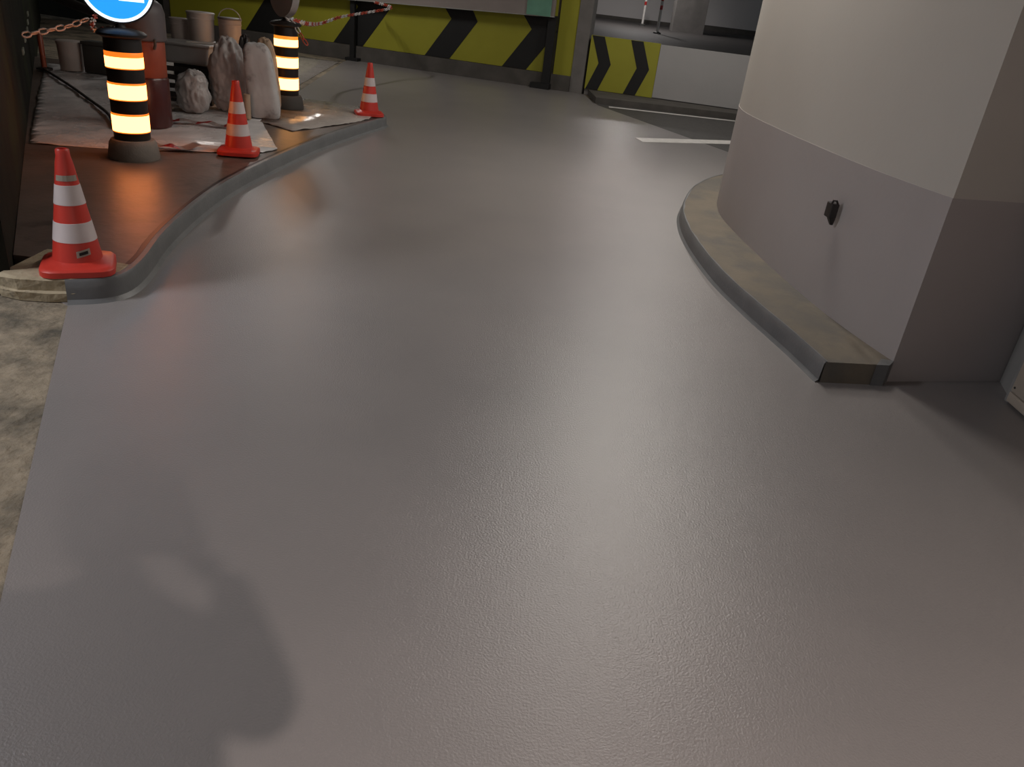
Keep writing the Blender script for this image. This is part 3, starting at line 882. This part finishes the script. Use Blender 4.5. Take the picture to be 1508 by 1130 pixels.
# ------------------------------------------------------------------ the photographer, whose shadow lies on the floor
def skin_mesh(name, nodes, edges, m, parent, sub=2, root=0):
    me = bpy.data.meshes.new(name)
    me.from_pydata([n[0] for n in nodes], edges, [])
    o = bpy.data.objects.new(name, me)
    link(o, parent)
    md = o.modifiers.new('skin', 'SKIN')
    md.use_smooth_shade = True
    for i, n in enumerate(nodes):
        sv = me.skin_vertices[0].data[i]
        r = n[1]
        sv.radius = r if isinstance(r, tuple) else (r, r)
        sv.use_root = (i == root)
    sm = o.modifiers.new('sub', 'SUBSURF'); sm.levels = sub; sm.render_levels = sub
    me.materials.append(m)
    return o

PX, PY = 0.015, -0.30
person = thing('person', (PX, PY, 0.0), 'person in dark clothes raising a phone, casting the shadow on the grey floor', 'person')
# coordinates below relative to the feet centre
nodes = [
    ((0, 0, 0.95), (0.16, 0.11)),        # 0 pelvis
    ((0, 0, 1.12), (0.155, 0.11)),       # 1 waist
    ((0, 0.0, 1.27), (0.165, 0.11)),      # 2 chest
    ((0, 0.0, 1.39), (0.13, 0.09)),      # 3 upper chest
    ((0.0, 0.01, 1.47), 0.058),          # 4 neck
    ((0.0, 0.03, 1.53), 0.05),          # 5
    ((0.150, 0.0, 1.385), 0.064),        # 6 R shoulder
    ((0.195, 0.10, 1.235), 0.052),        # 7 R elbow
    ((0.080, 0.225, 1.365), 0.034),       # 8 R wrist
    ((-0.165, 0.0, 1.40), 0.062),       # 9 L shoulder
    ((-0.27, -0.01, 1.13), 0.055),       # 10 L elbow
    ((-0.25, 0.08, 0.90), 0.036),        # 11 L wrist
    ((0.09, 0, 0.90), 0.088),            # 12 R hip
    ((0.10, 0.02, 0.50), 0.062),         # 13 R knee
    ((0.10, -0.02, 0.09), 0.044),        # 14 R ankle
    ((-0.09, 0, 0.90), 0.088),           # 15
    ((-0.10, 0.02, 0.50), 0.062),        # 16
    ((-0.10, -0.02, 0.09), 0.044),       # 17
    ((0.11, 0.13, 0.04), 0.04),          # 18 toe
    ((-0.11, 0.13, 0.04), 0.04),         # 19 toe
]
edges = [(0, 1), (1, 2), (2, 3), (3, 4), (4, 5), (3, 6), (6, 7), (7, 8), (3, 9), (9, 10), (10, 11), (0, 12), (12, 13), (13, 14), (14, 18), (0, 15), (15, 16), (16, 17), (17, 19)]
skin_mesh('body', nodes, edges, M['jacket'], person)
# head
bm = bmesh.new()
bmesh.ops.create_uvsphere(bm, u_segments=28, v_segments=20, radius=1.0)
for v in bm.verts:
    x, y, z = v.co
    jaw = 1.0 - 0.26 * max(0, -z) ** 1.5
    X = x * 0.078 * jaw; Y = y * 0.098 * (1 - 0.12 * max(0, -z)); Zz = z * 0.122
    if y > 0.6 and abs(x) < 0.22 and -0.35 < z < 0.15:          # nose
        Y += 0.022 * (1 - abs(x) / 0.22) * (1 - abs(z + 0.22) / 0.4)
    if y > 0.5 and 0.05 < z < 0.25 and 0.22 < abs(x) < 0.6:     # eye sockets
        Y -= 0.007
    v.co = Vector((X, Y, Zz))
for s in (-1, 1):
    r = bmesh.ops.create_uvsphere(bm, u_segments=8, v_segments=6, radius=0.03)
    for v in r['verts']:
        v.co = Vector((v.co.x * .35 + s * .080, v.co.y * .7 - 0.005, v.co.z - 0.005))
hd = from_bm('head', bm, M['skin'], person, smooth='all')
hd.scale = (.9, .9, .9); hd.location = (0.005, 0.035, 1.615); hd.rotation_euler = (math.radians(-14), 0, math.radians(-4))
bm = bmesh.new()
bmesh.ops.create_uvsphere(bm, u_segments=28, v_segments=20, radius=1.0)
for v in bm.verts:
    x, y, z = v.co
    v.co = Vector((x * .086, y * .104 - .008, z * .128 + .006))
bmesh.ops.delete(bm, geom=[v for v in bm.verts if (v.co.y > 0.035 and v.co.z < 0.075) or v.co.z < -0.07], context='VERTS')
hr = from_bm('hair', bm, M['hair'], hd, smooth='all')
for s in (-1, 1):
    bm = bmesh.new(); bmesh.ops.create_uvsphere(bm, u_segments=10, v_segments=8, radius=0.012)
    e = from_bm('eye', bm, M['ink'], hd, smooth='all'); e.location = (s * .031, .082, .012)
bm = bmesh.new(); bm_box(bm, -.024, .024, .082, .092, -.062, -.052, .003)
from_bm('mouth', bm, M['red_metal'], hd)
# phone held just behind the lens, its screen towards the face
CU = -CD
pc_ = EYE - CF * 0.018 - CU * 0.058 - CX * 0.012
phone = tag(bpy.data.objects.new('mobile_phone', None), 'black phone held up in the raised hand of the person', 'phone')
COL.objects.link(phone)
phone.matrix_world = Matrix.Translation(pc_) @ rot.to_4x4()
box('phone_body', -0.037, 0.037, -0.078, 0.078, -0.0045, 0.0045, M['rubber'], phone, 0.003)
box('phone_screen', -0.034, 0.034, -0.074, 0.074, 0.0046, 0.0052, M['charcoal'], phone)
# right hand closed round the phone
def P(cx, cy, cz):
    """phone frame -> person frame"""
    w_ = pc_ + CX * cx + CU * cy - CF * cz
    return (w_.x - PX, w_.y - PY, w_.z)
wr = (0.080, 0.225, 1.365)
hand_nodes = [(wr, 0.026), (P(0.045, -0.085, 0.03), (0.030, 0.022)), (P(0.05, -0.045, 0.025), (0.030, 0.018))]
hand_edges = [(0, 1), (1, 2)]
for k, cy in enumerate((-0.012, -0.032, -0.052, -0.070)):
    i = len(hand_nodes)
    ln = (0.9, 1.0, 0.95, 0.75)[k]
    hand_nodes += [(P(0.052, cy, 0.012), 0.0095), (P(0.046, cy + .002, -0.010), 0.0085), (P(0.046 - 0.03 * ln, cy + .004, -0.0135), 0.0075)]
    hand_edges += [(2, i) if k < 2 else (1, i), (i, i + 1), (i + 1, i + 2)]
i = len(hand_nodes)
hand_nodes += [(P(0.030, -0.060, 0.030), 0.012), (P(0.012, -0.040, 0.022), 0.010), (P(-0.004, -0.025, 0.016), 0.008)]
hand_edges += [(1, i), (i, i + 1), (i + 1, i + 2)]
skin_mesh('raised_hand', hand_nodes, hand_edges, M['skin'], person)
# left hand hanging
lw = Vector((-0.25, 0.08, 0.90))
ln = [(tuple(lw), 0.026), (tuple(lw + Vector((0, .02, -.05))), (0.022, 0.034)), (tuple(lw + Vector((0, .025, -.09))), (0.018, 0.034))]
le = [(0, 1), (1, 2)]
for k in range(4):
    y = -0.024 + 0.018 * k
    i = len(ln)
    L_ = (0.07, 0.08, 0.085, 0.075)[k]
    ln += [(tuple(lw + Vector((0, .025 + y, -.10))), 0.0095), (tuple(lw + Vector((.008, .03 + y, -.10 - L_ * .5))), 0.0085), (tuple(lw + Vector((.025, .03 + y, -.10 - L_))), 0.0075)]
    le += [(2, i), (i, i + 1), (i + 1, i + 2)]
i = len(ln)
ln += [(tuple(lw + Vector((.01, .055, -.05))), 0.011), (tuple(lw + Vector((.02, .075, -.085))), 0.009)]
le += [(1, i), (i, i + 1)]
skin_mesh('hanging_hand', ln, le, M['skin'], person)
for s in (-1, 1):
    bm = bmesh.new()
    bmesh.ops.create_uvsphere(bm, u_segments=16, v_segments=10, radius=1.0)
    for v in bm.verts:
        v.co = Vector((v.co.x * .05, v.co.y * .14, max(0, v.co.z * .55 + .45) * .085))
    sh = from_bm('shoe', bm, M['rubber'], person, smooth='all')
    sh.location = (s * .105, .06, 0.0)
